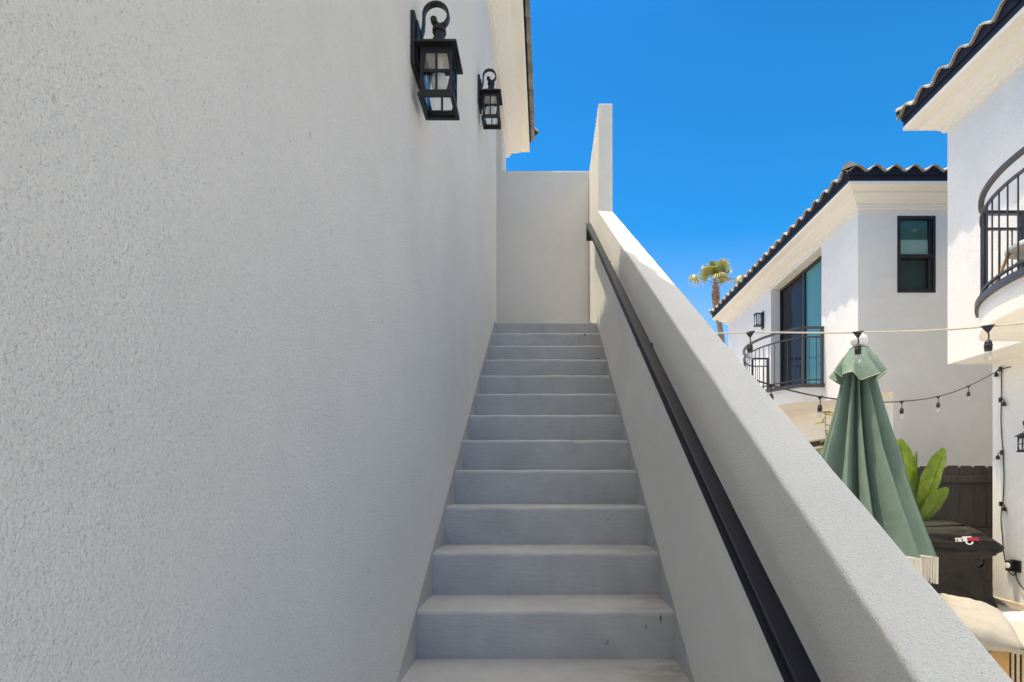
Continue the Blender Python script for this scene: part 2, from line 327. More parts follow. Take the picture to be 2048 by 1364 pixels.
def tile_roof(house, rect, zt):        # rect = outer fascia rectangle, zt = fascia bottom
    x0, y0, x1, y1 = rect; OV = 0.05
    X0, Y0, X1, Y1 = x0 - OV, y0 - OV, x1 + OV, y1 + OV
    tmax = min(X1 - X0, Y1 - Y0) / 2
    sides = [((X0, Y0), (1, 0), (0, 1), X1 - X0), ((X1, Y0), (0, 1), (-1, 0), Y1 - Y0), ((X1, Y1), (-1, 0), (0, -1), X1 - X0), ((X0, Y1), (0, -1), (1, 0), Y1 - Y0)]
    zf = zt + 0.12; bm = NB(); bc = NB()
    NC = max(3, int(tmax / 0.36))
    for (px, py), u, n, L in sides:
        per = L / round(L / PER); ns = int(round(L / per)) * 8
        def wv(s): return AMP * (0.5 - 0.5 * math.cos(2 * math.pi * s / per)) ** 0.85
        def P(s, t, z): return (px + u[0] * s + n[0] * t, py + u[1] * s + n[1] * t, z)
        prev = None
        for c in range(NC):
            t0, t1 = tmax * c / NC, tmax * (c + 1) / NC
            for (ta, tb, za, zb) in ((t0, t1, zf + t0 * PITCH + 0.03, zf + t1 * PITCH),):
                ra, rb = [], []
                for k in range(ns + 1):
                    s = L * k / ns
                    jit = 0.006 * math.sin(int(s / per) * 12.9898 + c * 4.1)
                    sa = min(max(s, ta), L - ta); sb = min(max(s, tb), L - tb)
                    ra.append(bm.verts.new(P(sa, ta - 0.012 + jit, za + wv(s)))); rb.append(bm.verts.new(P(sb, tb, zb + wv(s))))
                low = [bm.verts.new(Vector(v.co) - Vector((0, 0, 0.022 if c == 0 else 0.035))) for v in ra]
                for k in range(ns):
                    for (a, b) in ((ra, rb), (low, ra)):
                        try: bm.faces.new((a[k], a[k + 1], b[k + 1], b[k]))
                        except ValueError: pass
                if c == 0:             # underside of the first course and the black closure behind it
                    inn = [bm.verts.new(P(min(max(L * k / ns, 0.05), L - 0.05), 0.16, zf + 0.008 + 0.16 * PITCH + wv(L * k / ns) - 0.02)) for k in range(ns + 1)]
                    for k in range(ns): bm.faces.new((low[k], low[k + 1], inn[k + 1], inn[k]))
                    s0 = 0.035
                    ct = [bc.verts.new(P(min(max(L * k / ns, s0), L - s0), s0, zf + 0.012 + wv(L * k / ns) + 0.012)) for k in range(ns + 1)]
                    cb = [bc.verts.new(P(min(max(L * k / ns, s0), L - s0), s0, zf - 0.03)) for k in range(ns + 1)]
                    for k in range(ns): bc.faces.new((cb[k], cb[k + 1], ct[k + 1], ct[k]))
    bmesh.ops.dissolve_degenerate(bm, dist=1e-6, edges=bm.edges)
    roof = obj('roof', bm, TILE, house)
    ring(bc, (x0, y0, x1, y1), [(-0.03, zt + 0.002), (0.0, zt + 0.002), (0.0, zf - 0.01), (-0.05, zf - 0.01)])
    obj('fascia', bc, FASCIA, roof)
    # hip caps: overlapping half barrels up each hip
    for (cx, cy), (dx, dy) in (((X0, Y0), (1, 1)), ((X1, Y0), (-1, 1)), ((X1, Y1), (-1, -1)), ((X0, Y1), (1, -1))):
        bh = NB(); step = 0.27; nseg = int(tmax / step)
        for i in range(nseg):
            t0, t1 = 0.0 + i * step, 0.0 + i * step + step + 0.05
            a = Vector((cx + dx * t0, cy + dy * t0, zf + 0.05 + t0 * PITCH + 0.035)); b = Vector((cx + dx * t1, cy + dy * t1, zf + 0.05 + t1 * PITCH))
            sd = Vector((-dy, dx, 0)).normalized(); rr = []
            for p, r in ((a, 0.105), (b, 0.088)):
                rr.append([bh.verts.new(p + sd * r * math.cos(math.pi * k / 10) + Vector((0, 0, 1)) * (r * 0.85 * math.sin(math.pi * k / 10) - 0.015)) for k in range(11)])
            for k in range(10): bh.faces.new((rr[0][k], rr[0][k + 1], rr[1][k + 1], rr[1][k]))
            bh.faces.new(rr[0])
        obj('hip_cap', bh, TILE, roof)

# ------------------------------------------------------------------ building beside the stair
ZC = EYE + 4.19
B = thing('apartment_building', 'stucco building with cream cornice whose tall blank wall flanks the grey staircase', 'building', (-4.75, 1.3, 0))
bm = NB(); bx(bm, -9, -0.5, -6, 5.3, -0.05, ZC + 0.06); bx(bm, -9, -1.52, 5.3, 6.6, -0.05, ZC + 0.06); bx(bm, -1.52, -0.5, 6.08, 6.6, -0.05, ZC + 0.06)
obj('wall', bm, WALL, B, bev=0.012, fix=False)
bm = NB(); RECT = (-9, -6, -0.5, 6.6); ring(bm, RECT, cornice_prof(ZC, 0.29, 0.28)); bx(bm, -8.9, -0.53, -5.9, 6.5, ZC + 0.03, ZC + 0.1)
obj('cornice', bm, TRIM, B, fix=False)
tile_roof(B, (RECT[0] - 0.29, RECT[1] - 0.29, RECT[2] + 0.29, RECT[3] + 0.29), ZC + 0.28)

# ------------------------------------------------------------------ staircase
RISE, GO = 0.19, 0.28
def nose(i): return 2.016 + GO * i, EYE - 0.481 + RISE * i
S = thing('staircase', 'straight grey painted staircase climbing between the stucco wall and the sloping parapet', 'staircase', (0, 0.5, 0))
for i in range(-5, 12):
    d, z = nose(i); d1 = d + 0.30 if i < 11 else 5.95
    bm = NB(); prof = []
    z0 = z - 0.195 if i > -5 else 0.0
    r = 0.022
    prof = [(d, z0), (d, z - r)] + [(d + r - r * math.cos(a), z - r + r * math.sin(a)) for a in (R(22), R(45), R(68), R(90))] + [(d1, z + 0.002), (d1, z0)]
    n = 14; xs = [-0.5 + k / n for k in range(n + 1)]; rows = []
    for k, x in enumerate(xs):         # hand-trowelled: the nosing wanders a few millimetres
        jy = random.uniform(-0.0025, 0.0025) if 0 < k < n else 0; jz = random.uniform(-0.002, 0.002) if 0 < k < n else 0
        rows.append([bm.verts.new((x, y + (jy if 1 <= q <= 5 else 0), zz + (jz if 1 <= q <= 5 else 0))) for q, (y, zz) in enumerate(prof)])
    for a, b in zip(rows, rows[1:]):
        for q in range(len(prof)): bm.faces.new((a[q], b[q], b[(q + 1) % len(prof)], a[(q + 1) % len(prof)]))
    bm.faces.new(rows[0]); bm.faces.new(rows[-1][::-1])
    if i == 11: bx(bm, -1.52, -0.5, 5.31, 5.95, z0, z)
    o = obj('step', bm, STAIR, S)
    if i < 11:
        for p in o.data.polygons: p.use_smooth = abs(p.normal.x) < 0.5
        o.data.set_sharp_from_angle(angle=R(40)) if hasattr(o.data, 'set_sharp_from_angle') else None
for x0, x1 in ((-0.5, -0.4975), (0.4975, 0.5)):
    bm = NB(); f = lambda d, o: EYE - 0.481 + RISE / GO * (d - 2.016) + o
    prism_x(bm, [(0.5, f(0.5, 0.012)), (5.11, f(5.11, 0.012)), (5.11, f(5.11, -0.3)), (0.9, f(0.9, -0.3)), (0.5, 0.0)], x0 + (0.0005 if x0 < 0 else 0), x1 - (0.0005 if x0 > 0 else 0))
    obj('skirt', bm, STAIR, S)

SL = RISE / GO
def par(d): return EYE + SL * d - 0.735
bm = NB(); prism_x(bm, [(0.35, -0.05), (6.08, -0.05), (6.08, EYE + 3.61), (4.906, EYE + 3.61), (4.906, par(4.906)), (0.35, par(0.35))], 0.5, 0.633)
from mathutils import noise as mn
def hand_finish(bm, ys, k=0.0022):
    for y in ys: bmesh.ops.bisect_plane(bm, geom=bm.verts[:] + bm.edges[:] + bm.faces[:], plane_co=(0, y, 0), plane_no=(0, 1, 0), dist=1e-5)
    for v in bm.verts:
        if v.co.z > 0.2:
            q = v.co * 7.0; v.co.x += k * mn.noise(q); v.co.z += k * 1.3 * mn.noise(q + Vector((9, 3, 1)))
hand_finish(bm, [0.42 + 0.055 * k for k in range(82)])
PP = obj('parapet_wall', bm, WALL, bev=0.009, seg=3)
tag(PP, 'sloping white stucco parapet beside the stairs, rising into a tall square end pier', 'parapet')
bm = NB(); bx(bm, -1.52, 0.498, 5.95, 6.078, -0.05, EYE + 3.607)
tag(obj('landing_wall', bm, WALL, bev=0.008), 'plain stucco wall closing the top landing of the stairs', 'wall')

# handrail
H = thing('handrail', 'glossy black metal handrail running down the inside of the parapet', 'handrail', (0.436, 0.5, 1.0))
bm = NB(); f = lambda d, q: EYE + SL * d - q
a = [(d, f(d, 0.91)) for d in (0.42, 5.27)]; b = [(d, f(d, 0.953)) for d in (5.27, 0.42)]
prism_x(bm, a + b, 0.411, 0.461); obj('rail', bm, RAILM, H, bev=0.008, seg=3)
bm = NB(); bx(bm, 0.413, 0.459, 5.245, 5.267, f(5.27, 0.94) - 0.155, f(5.27, 0.952)); bx(bm, 0.43, 0.5, 5.248, 5.264, f(5.27, 0.94) - 0.155, f(5.27, 0.94) - 0.125)
obj('end_return', bm, BLACK, H)
for d in (0.62, 2.44, 4.0):
    bm = NB(); z = f(d, 0.953)
    sweep(bm, [(0.436, d, z + 0.012), (0.436, d, z - 0.04), (0.45, d, z - 0.055), (0.5, d, z - 0.058)], 0.007)
    br_ = obj('bracket', bm, BLACK, H); bm = NB()
    lathe(bm, [(0.028, 0), (0.028, 0.006)], 14, M=Matrix.Translation((0.494, d, z - 0.058)) @ Matrix.Rotation(R(90), 4, 'Y'))
    obj('wall_plate', bm, BLACK, br_)

# ------------------------------------------------------------------ coach lanterns (local frame: wall at x=0, body towards +x)
def make_lantern(label, loc, rz, group):
    t = thing('wall_lantern', label, 'lantern', loc, rz, group)
    bm = NB(); bx(bm, 0.0, 0.016, -0.07, 0.07, 0.115, 0.315); obj('backplate', bm, BLACK, t, local=True, bev=0.004)
    bm = NB(); bx(bm, 0.016, 0.024, -0.05, 0.05, 0.135, 0.295); bx(bm, 0.02, 0.055, -0.012, 0.012, 0.196, 0.214); obj('mount', bm, BLACK, t, local=True, bev=0.003)
    # scroll arm
    bm = NB(); pts = [(0.024, 0, 0.27), (0.032, 0, 0.30), (0.034, 0, 0.33)]
    for k in range(15):
        a = R(180 - k * 16); pts.append((0.081 + 0.047 * math.cos(a), 0, 0.352 + 0.047 * math.sin(a)))
    pts += [(0.098, 0, 0.312), (0.088, 0, 0.318), (0.080, 0, 0.330), (0.073, 0, 0.336)]
    sweep(bm, pts, 0.022, 0.009, side=(0, 1, 0))
    lathe(bm, [(0.011, -0.012), (0.013, -0.008), (0.013, 0.008), (0.011, 0.012)], 12, M=Matrix.Translation((0.073, 0, 0.334)) @ Matrix.Rotation(R(90), 4, 'X'))
    obj('scroll_arm', bm, BLACK, t, local=True, bev=0.0015)
    C = 0.093
    bm = NB(); lathe(bm, [(0.026, 0.235), (0.026, 0.258), (0.021, 0.262), (0.021, 0.285), (0.026, 0.287), (0.026, 0.30), (0.012, 0.308)], 18, (C, 0, 0)); obj('cap', bm, BLACK, t, local=True)
    bm = NB(); P = [(0.079, 0.190), (0.079, 0.198), (0.060, 0.212), (0.045, 0.226), (0.03, 0.236)]; loops = []
    for h, z in P: loops.append([bm.verts.new((C + sx * h, sy * h, z)) for sx, sy in ((-1, -1), (1, -1), (1, 1), (-1, 1))])
    for a, b in zip(loops, loops[1:]):
        for k in range(4): bm.faces.new((a[k], a[(k + 1) % 4], b[(k + 1) % 4], b[k]))
    bm.faces.new(loops[0]); bm.faces.new(loops[-1]); hd = obj('hood', bm, BLACK, t, local=True, bev=0.002)
    bm = NB(); bx(bm, C - 0.049, C + 0.049, -0.049, 0.049, 0.1845, 0.1885); obj('pale_plate', bm, WHITEP, hd, local=True)  # pale plate added under the hood to lighten the upper panes
    bm = NB(); h = 0.054; pw = 0.009
    for sx in (-1, 1):
        for sy in (-1, 1): bx(bm, C + sx * h - pw / 2, C + sx * h + pw / 2, sy * h - pw / 2, sy * h + pw / 2, 0.012, 0.192)
    for s in (-1, 1):
        for z in (0.178, 0.1, 0.018):
            dz = 0.010 if z > 0.15 or z < 0.05 else 0.0045
            bx(bm, C - h + pw / 2, C + h - pw / 2, s * h - 0.004, s * h + 0.004, z - dz, z + dz); bx(bm, C + s * h - 0.004, C + s * h + 0.004, -h + pw / 2, h - pw / 2, z - dz, z + dz)
        bx(bm, C - 0.004, C + 0.004, s * h - 0.0035, s * h + 0.0035, 0.02, 0.18); bx(bm, C + s * h - 0.0035, C + s * h + 0.0035, -0.004, 0.004, 0.02, 0.18)
        for e in (-1, 1):              # gussets that round the top and bottom corners of each opening
            for zz, dz in ((0.168, -0.05), (0.028, 0.045)):
                for ax in (0, 1):
                    q = [(e * (h - 0.006), zz), (e * (h - 0.016), zz), (e * (h - 0.010), zz + dz * 0.5), (e * (h - 0.006), zz + dz)]
                    for k0, k1 in ((-0.003, 0.003),):
                        fs = []
                        for kk in (k0, k1): fs.append([bm.verts.new((C + p, s * h + kk, z) if ax == 0 else (C + s * h + kk, p, z)) for p, z in q])
                        bm.faces.new(fs[0]); bm.faces.new(fs[1][::-1])
                        for k in range(4): bm.faces.new((fs[0][k], fs[1][k], fs[1][(k + 1) % 4], fs[0][(k + 1) % 4]))
    obj('cage', bm, BLACK, t, local=True, fix=False)
    bm = NB(); ho, hi = 0.067, 0.054
    for s in (-1, 1):
        bx(bm, C - ho, C + ho, s * (ho + hi) / 2 - (ho - hi) / 2, s * (ho + hi) / 2 + (ho - hi) / 2, 0.0, 0.014); bx(bm, C + s * (ho + hi) / 2 - (ho - hi) / 2, C + s * (ho + hi) / 2 + (ho - hi) / 2, -hi, hi, 0.0, 0.0138)
    obj('base_ring', bm, BLACK, t, local=True)
    bm = NB(); g = 0.047
    for s in (-1, 1):
        for ps in ([(C - g, s * g, 0.02), (C + g, s * g, 0.02), (C + g, s * g, 0.17), (C - g, s * g, 0.17)], [(C + s * g, -g, 0.02), (C + s * g, g, 0.02), (C + s * g, g, 0.17), (C + s * g, -g, 0.17)]): bm.faces.new([bm.verts.new(p) for p in ps])
    obj('glass', bm, GLASS, t, local=True)
    bm = NB(); lathe(bm, [(0.016, 0.192), (0.016, 0.165), (0.014, 0.16), (0.018, 0.14), (0.027, 0.112), (0.030, 0.095), (0.027, 0.078), (0.016, 0.065), (0.002, 0.061)], 20, (C, 0, 0))
    obj('bulb', bm, FROST, t, local=True, smooth=True); return t
GL = 'coach lanterns on the tall stucco wall by the stairs'
L0 = make_lantern('larger nearer black coach lantern on the stucco wall above the lower stairs', (-0.4995, 1.99, EYE + 1.446), 0, GL)
L1 = dup(L0, (-0.4995, 3.89, EYE + 2.713), 0, 'smaller farther black coach lantern on the stucco wall just below the cornice')
L2 = dup(L0, (5.949, 6.33, EYE + 0.415), R(180), 'black coach lantern low on the white house wall beside the hanging light cord'); del L2['group']

# ------------------------------------------------------------------ the two matching houses across the patio
XU, XL = 5.35, 5.95; ZS, ZB = EYE + 1.62, EYE + 4.724
def house(label, y0, y1, mir, door_label=None):
    Y = (lambda v: y1 - v) if mir else (lambda v: y0 + v)
    def rng(a, b): return tuple(sorted((Y(a), Y(b))))
    h = thing('house', label, 'house', (8.6, (y0 + y1) / 2, 0))
    da, db = rng(1.18, 3.44); fl = EYE + 1.98
    bm = NB(); holes = [(da, db, fl, ZB - 0.07)]
    wall_plane(bm, 'x', XU, y0, y1, ZS, ZB, holes, 0.26)
    win = (6.02, 6.67, EYE + 3.31, EYE + 4.62)
    wall_plane(bm, 'y', y0, XU, 11.8, ZS, ZB, [win] if not mir else [], 0.07)
    wall_plane(bm, 'y', y1, XU, 11.8, ZS, ZB); wall_plane(bm, 'x', 11.8, y0, y1, -0.05, ZB)
    ga, gb = rng(1.6, 3.9)
    wall_plane(bm, 'x', XL, y0, y1, -0.05, ZS, [(ga, gb, -0.05, EYE + 1.02)] if not mir else [], 0.25)
    wall_plane(bm, 'y', y0, XL, 11.8, -0.05, ZS); wall_plane(bm, 'y', y1, XL, 11.8, -0.05, ZS)
    bm.faces.new([bm.verts.new(p) for p in ((XU, y0, ZS), (XL, y0, ZS), (XL, y1, ZS), (XU, y1, ZS))])
    obj('wall', bm, FARWALL, h)
    bm = NB(); ring(bm, (XU, y0, 11.8, y1), cornice_prof(ZB, 0.35, 0.29)); obj('cornice', bm, TRIM, h, fix=False)
    tile_roof(h, (XU - 0.35, y0 - 0.35, 11.8 + 0.35, y1 + 0.35), ZB + 0.29)
    # low base flashing along the foot of the wall
    bm = NB(); prism_pts = [(XL - 0.03, 0.0), (XL, 0.0), (XL, 0.085), (XL - 0.018, 0.075)]
    a = [bm.verts.new((x, y0, z)) for x, z in prism_pts]; b = [bm.verts.new((x, y1, z)) for x, z in prism_pts]
    bm.faces.new(a); bm.faces.new(b[::-1])
    for k in range(4): bm.faces.new((a[k], b[k], b[(k + 1) % 4], a[(k + 1) % 4]))
    obj('base_flashing', bm, plain("tan_flashing", (0.50, 0.42, 0.33), 0.8, var=0.1), h)
    # sliding door in its recess
    xg = XU + 0.24; bm = NB(); mid = (da + db) / 2; w = 0.055
    bx(bm, xg - 0.03, xg + 0.03, da, da + w, fl, ZB - 0.072); bx(bm, xg - 0.03, xg + 0.03, db - w, db, fl, ZB - 0.072); bx(bm, xg - 0.032, xg + 0.03, mid - 0.05, mid + 0.05, fl, ZB - 0.072)
    for z0, z1 in ((fl, fl + 0.07), (ZB - 0.072 - 0.07, ZB - 0.072)): bx(bm, xg - 0.028, xg + 0.03, da + w, db - w, z0, z1)
    sd = obj('sliding_door', bm, BLACK, h, fix=False)
    near, far = ((da, mid), (mid, db))
    for (p0, p1), mt in ((near, TEAL), (far, DARKG)):
        bm = NB(); bx(bm, xg + 0.004, xg + 0.016, p0 + 0.02, p1 - 0.02, fl + 0.03, ZB - 0.1); obj('pane', bm, mt, sd)
    bm = NB(); hx = xg - 0.06; sweep(bm, [(xg - 0.02, mid + 0.6, fl + 0.9), (hx, mid + 0.6, fl + 0.92), (hx, mid + 0.6, fl + 1.2), (xg - 0.02, mid + 0.6, fl + 1.22)], 0.01); obj('handle', bm, BLACK, sd)
    if not mir:
        bm = NB(); yw = y0; z0, z1 = win[2], win[3]; zm = z0 + 0.62
        for p in ((win[0], win[0] + 0.05, z0, z1), (win[1] - 0.05, win[1], z0, z1)): bx(bm, p[0], p[1], yw - 0.012, yw + 0.06, p[2], p[3])
        for q0, q1 in ((z0, z0 + 0.06), (zm - 0.035, zm + 0.035), (z1 - 0.05, z1)): bx(bm, win[0] + 0.05, win[1] - 0.05, yw - 0.010, yw + 0.06, q0, q1)
        bx(bm, win[1] - 0.1, win[1] - 0.05, yw + 0.01, yw + 0.06, zm + 0.035, z1 - 0.05); bx(bm, win[1] - 0.12, win[1] - 0.05, yw + 0.005, yw + 0.06, z0 + 0.06, zm - 0.035)
        wf = obj('window', bm, BLACK, h, fix=False)
        for q0, q1, mt in ((zm, z1 - 0.02, WINUP), (z0 + 0.02, zm, WINLO)):
            bm = NB(); bx(bm, win[0] + 0.02, win[1] - 0.02, yw + 0.045, yw + 0.055, q0 + (0.001 if q0 == zm else 0), q1); obj('pane', bm, mt, wf)
        bm = NB(); bx(bm, win[0] + 0.05, win[1] - 0.1, yw + 0.036, yw + 0.042, zm + 0.035, zm + 0.30); obj('blind', bm, BLIND, wf)
        bm = NB(); bx(bm, XL + 0.2, XL + 0.24, ga + 0.002, gb - 0.002, -0.04, EYE + 1.018); gd = obj('dark_door', bm, DKDOOR, h)
        def rr(x, ya, yb, za, zb, r=0.07):
            o = []
            for cy, cz, a0 in ((yb - r, zb - r, 0), (ya + r, zb - r, 90), (ya + r, za + r, 180), (yb - r, za + r, 270)):
                for k in range(5): o.append((x, cy + r * math.cos(R(a0 + k * 22.5)), cz + r * math.sin(R(a0 + k * 22.5))))
            return o
        ya, yb = 10.45, 11.95; za, zb = EYE + 0.45, EYE + 0.87
        bm = NB(); pts = rr(XL + 0.17, ya, yb, za, zb, 0.12); sweep(bm, pts + [pts[0]], 0.022, n=6); obj('window_rim', bm, WHITEP, gd)
        bm = NB(); bm.faces.new([bm.verts.new(p) for p in rr(XL + 0.185, ya, yb, za, zb, 0.12)]); obj('pane', bm, leaf_mat("leafy_reflection_pane", (0.03, 0.05, 0.015), (0.45, 0.50, 0.22), 0.0), gd)  # green reflection of plants painted into the pane colour
    # balcony
    pa, pb = rng(1.09, 3.58); xs = 4.94 if not mir else 4.88; sag = 0.56
    ch = (pb - pa) / 2; rad = (ch * ch + sag * sag) / (2 * sag); cx = xs - sag + rad; cy = (pa + pb) / 2
    a0 = math.asin(ch / rad); arc = [(cx - rad * math.cos(a), cy + rad * math.sin(a)) for a in [-a0 + 2 * a0 * k / 28 for k in range(29)]]
    path = [(XU, pa)] + arc + [(XU, pb)]
    def off(pts, k):
        o = []
        for i, (x, y) in enumerate(pts):
            if i == 0: o.append((x, y - k))
            elif i == len(pts) - 1: o.append((x, y + k))
            else:
                v = Vector((x - cx, y - cy)).normalized(); s = (k if i not in (1, len(pts) - 2) else k * 1.3); o.append((x + v.x * s, y + v.y * s))
        return o
    bm = NB(); prism_z(bm, path, ZS + 0.001, EYE + 1.897); bal = obj('balcony', bm, FARWALL, h)
    bm = NB(); prism_z(bm, off(path, 0.035), EYE + 1.897, EYE + 1.965); obj('edge_band', bm, IRON, bal)
    def p3(pts, z): return [(x, y, z) for x, y in pts]
    rl = off(path, -0.02); rl[0] = (XU, rl[0][1]); rl[-1] = (XU, rl[-1][1])
    bm = NB(); sweep(bm, p3(rl, EYE + 3.05), 0.05, 0.035); rail = obj('railing', bm, IRON, h)
    for z in (EYE + 2.87, EYE + 2.045): bm = NB(); sweep(bm, p3(rl, z), 0.03, 0.022); obj('rail', bm, IRON, rail)
    for (x, y) in (rl[1], rl[-2], (XU - 0.03, rl[0][1]), (XU - 0.03, rl[-1][1])):
        bm = NB(); bx(bm, x - 0.02, x + 0.02, y - 0.02, y + 0.02, EYE + 1.965, EYE + 3.05); obj('post', bm, IRON, rail)
    L = 0; pts = [Vector(p) for p in rl]; acc = [0]
    for a, b in zip(pts, pts[1:]): L += (b - a).length; acc.append(L)
    nb = int(L / 0.135)
    for k in range(1, nb):
        s = L * k / nb; i = max(j for j in range(len(acc)) if acc[j] <= s); i = min(i, len(pts) - 2)
        q = pts[i].lerp(pts[i + 1], (s - acc[i]) / (acc[i + 1] - acc[i]))
        if min((q - pts[1]).length, (q - pts[-2]).length) < 0.045: continue
        bm = NB(); sweep(bm, [(q.x, q.y, EYE + 1.966), (q.x, q.y, EYE + 2.87)], 0.0075, n=6); obj('baluster', bm, IRON, rail)
    return h
house('white two storey house with sliding balcony door and black window, behind the green umbrella', 8.9, 15.22, False)
house('nearer white house at the right edge with an overhanging upper floor and curved balcony', 0.6, 6.92, True)

# modern lantern on the far house
t = thing('box_lantern', 'small black box lantern on the far house wall left of the sliding door', 'lantern', (5.35, 12.78, EYE + 4.0))
bm = NB(); bx(bm, 5.322, 5.349, 12.72, 12.84, EYE + 3.86, EYE + 4.28); obj('backplate', bm, BLACK, t, bev=0.004)
bm = NB()
for x in (5.15, 5.27):
    for y in (12.715, 12.835): bx(bm, x, x + 0.013, y, y + 0.013, EYE + 3.95, EYE + 4.21)
bx(bm, 5.14, 5.33, 12.705, 12.858, EYE + 4.21, EYE + 4.235); bx(bm, 5.14, 5.33, 12.705, 12.858, EYE + 3.93, EYE + 3.95); obj('cage', bm, BLACK, t, fix=False)
bm = NB(); bx(bm, 5.165, 5.27, 12.73, 12.833, EYE + 3.95, EYE + 4.21); obj('glass', bm, plain("pale_lantern_glass", (0.62, 0.64, 0.68), 0.15, var=0.03), t)

# ------------------------------------------------------------------ fence, gravel, drain
F = thing('board_fence', 'dark taupe board fence with notched tops between the two houses', 'fence', (6.0, 7.5, 0))
x = 4.2
while x < 7.6:
    bm = NB(); c = 0.028; h = EYE + 0.292 + random.uniform(-0.006, 0.006); w = 0.193
    pts = [(x, 0.02), (x + w, 0.02), (x + w, h - c), (x + w - c, h), (x + c, h), (x, h - c)]
    y = 7.5 + random.uniform(-0.003, 0.003)
    a = [bm.verts.new((px, y, pz)) for px, pz in pts]; b = [bm.verts.new((px, y + 0.02, pz)) for px, pz in pts]
    bm.faces.new(a); bm.faces.new(b[::-1])
    for k in range(6): bm.faces.new((a[k], b[k], b[(k + 1) % 6], a[(k + 1) % 6]))
    obj('board', bm, FENCE, F); x += 0.197
for z0, z1 in ((EYE + 0.05, EYE + 0.14), (EYE - 0.70, EYE - 0.61), (EYE - 1.48, EYE - 1.39)):
    bm = NB(); bx(bm, 4.2, 7.6, 7.458, 7.496, z0, z1); obj('rail', bm, FENCE, F, bev=0.003)
bm = NB(); ico = NB(); bmesh.ops.create_icosphere(ico, subdivisions=1, radius=1.0); iv = [v.co.copy() for v in ico.verts]; fv = [[v.index for v in f.verts] for f in ico.faces]; ico.free()
for k in range(2600):
    r = random.uniform(0.010, 0.026); p = Vector((random.uniform(4.3, 6.1), random.uniform(6.93, 7.5), random.uniform(0.0, 0.018)))
    M = Matrix.Rotation(random.random() * 6, 3, 'Z') @ Matrix.Rotation(random.random() * 3, 3, 'X')
    vv = [bm.verts.new(p + M @ Vector((v.x * r * 1.25, v.y * r, v.z * r * 0.6))) for v in iv]
    for f in fv: bm.faces.new([vv[i] for i in f])
g = obj('gravel', bm, STONE, fix=False); g['kind'] = 'stuff'; g['label'] = 'loose grey gravel along the foot of the dark fence'
bm = NB(); bx(bm, 5.60, 5.84, 6.72, 6.90, 0.0, 0.012)
for k in range(6): bx(bm, 5.61 + k * 0.039, 5.63 + k * 0.039, 6.73, 6.89, 0.012, 0.017)
tag(obj('drain_cover', bm, DRAIN, fix=False), 'flat dark square drain cover in the pale paving beside the gravel', 'drain cover')

# ------------------------------------------------------------------ string lights
def bulb_unit(par_, p, ang=0.0, tilt=0.0, s=1.0, cord=0.045, bulb=True):
    M = Matrix.Translation(p) @ Matrix.Rotation(ang, 4, 'Z') @ Matrix.Rotation(tilt, 4, 'X')
    bm = NB()
    a = [bm.verts.new(M @ Vector(q)) for q in ((-0.022 * s, -0.005, 0.006), (0.022 * s, -0.005, 0.006), (0.004 * s, -0.005, -0.022 * s), (-0.004 * s, -0.005, -0.022 * s))]
    b = [bm.verts.new(M @ Vector(q)) for q in ((-0.022 * s, 0.005, 0.006), (0.022 * s, 0.005, 0.006), (0.004 * s, 0.005, -0.022 * s), (-0.004 * s, 0.005, -0.022 * s))]
    bm.faces.new(a); bm.faces.new(b[::-1])
    for k in range(4): bm.faces.new((a[k], b[k], b[(k + 1) % 4], a[(k + 1) % 4]))
    c = -0.02 * s
    sweep(bm, [M @ Vector((0, 0, c)), M @ Vector((0.003, 0, c - cord / 2)), M @ Vector((0, 0, c - cord))], 0.0035, n=6)
    z = c - cord
    lathe(bm, [(0.006, z + 0.004), (0.011, z), (0.0155, z - 0.010), (0.0165, z - 0.022), (0.0185, z - 0.024), (0.0185, z - 0.030), (0.0165, z - 0.032), (0.0165, z - 0.052)], 14, M=M)
    so = obj('socket', bm, RUBBER, par_, smooth=False)
    z -= 0.052
    if bulb:
        bm = NB(); lathe(bm, [(0.012, z), (0.0135, z - 0.008), (0.0185, z - 0.022), (0.0195, z - 0.031), (0.016, z - 0.042), (0.007, z - 0.049), (0.001, z - 0.050)], 16, M=M)
        bu = obj('bulb', bm, BULBG, so, smooth=True)
T = thing('string_light', 'nearer string of bulbs on a pale weathered cord crossing in front of the umbrella', 'string light', (1.7, 2.95, EYE + 0.88))
def px(x, y, d): return Vector(((x - 1091) * d / 1040, d, EYE + (972 - y) * d / 1040))
K = [px(1976, 653, 2.6), px(1716, 665, 2.95), px(1500, 665, 3.2)]
A0 = Vector((0.636, 3.52, EYE + 1.03)); A1 = Vector((5.945, 0.42, EYE + 1.32))
pts = [A0, Vector((0.90, 3.38, EYE + 0.985)), K[2], K[1], K[0], Vector((2.9, 2.21, EYE + 0.80)), Vector((4.0, 1.55, EYE + 0.93)), A1]
def smoothpath(P, n=8):
    out = []
    for i in range(len(P) - 1):
        p0, p1, p2, p3 = P[max(i - 1, 0)], P[i], P[i + 1], P[min(i + 2, len(P) - 1)]
        for k in range(n):
            t = k / n; out.append(0.5 * ((2 * p1) + (p2 - p0) * t + (2 * p0 - 5 * p1 + 4 * p2 - p3) * t * t + (3 * p1 - p0 - 3 * p2 + p3) * t ** 3))
    return out + [P[-1]]
bm = NB(); sweep(bm, smoothpath(pts), 0.0048, n=6); obj('cord', bm, CORDW, T)
for p in K: bulb_unit(T, p, R(-31), R(random.uniform(-4, 4)), 1.3)
bulb_unit(T, Vector((3.45, 1.88, EYE + 0.845)), R(-31)); bulb_unit(T, Vector((4.6, 1.2, EYE + 1.03)), R(-31))
T = thing('string_light', 'thin dark string of bulbs sagging from the white house corner behind the umbrella', 'string light', (3.4, 4.97, EYE + 0.8))
def on(t, z): return Vector((5.945 - 5.305 * t, 6.78 - 3.78 * t, EYE + z))
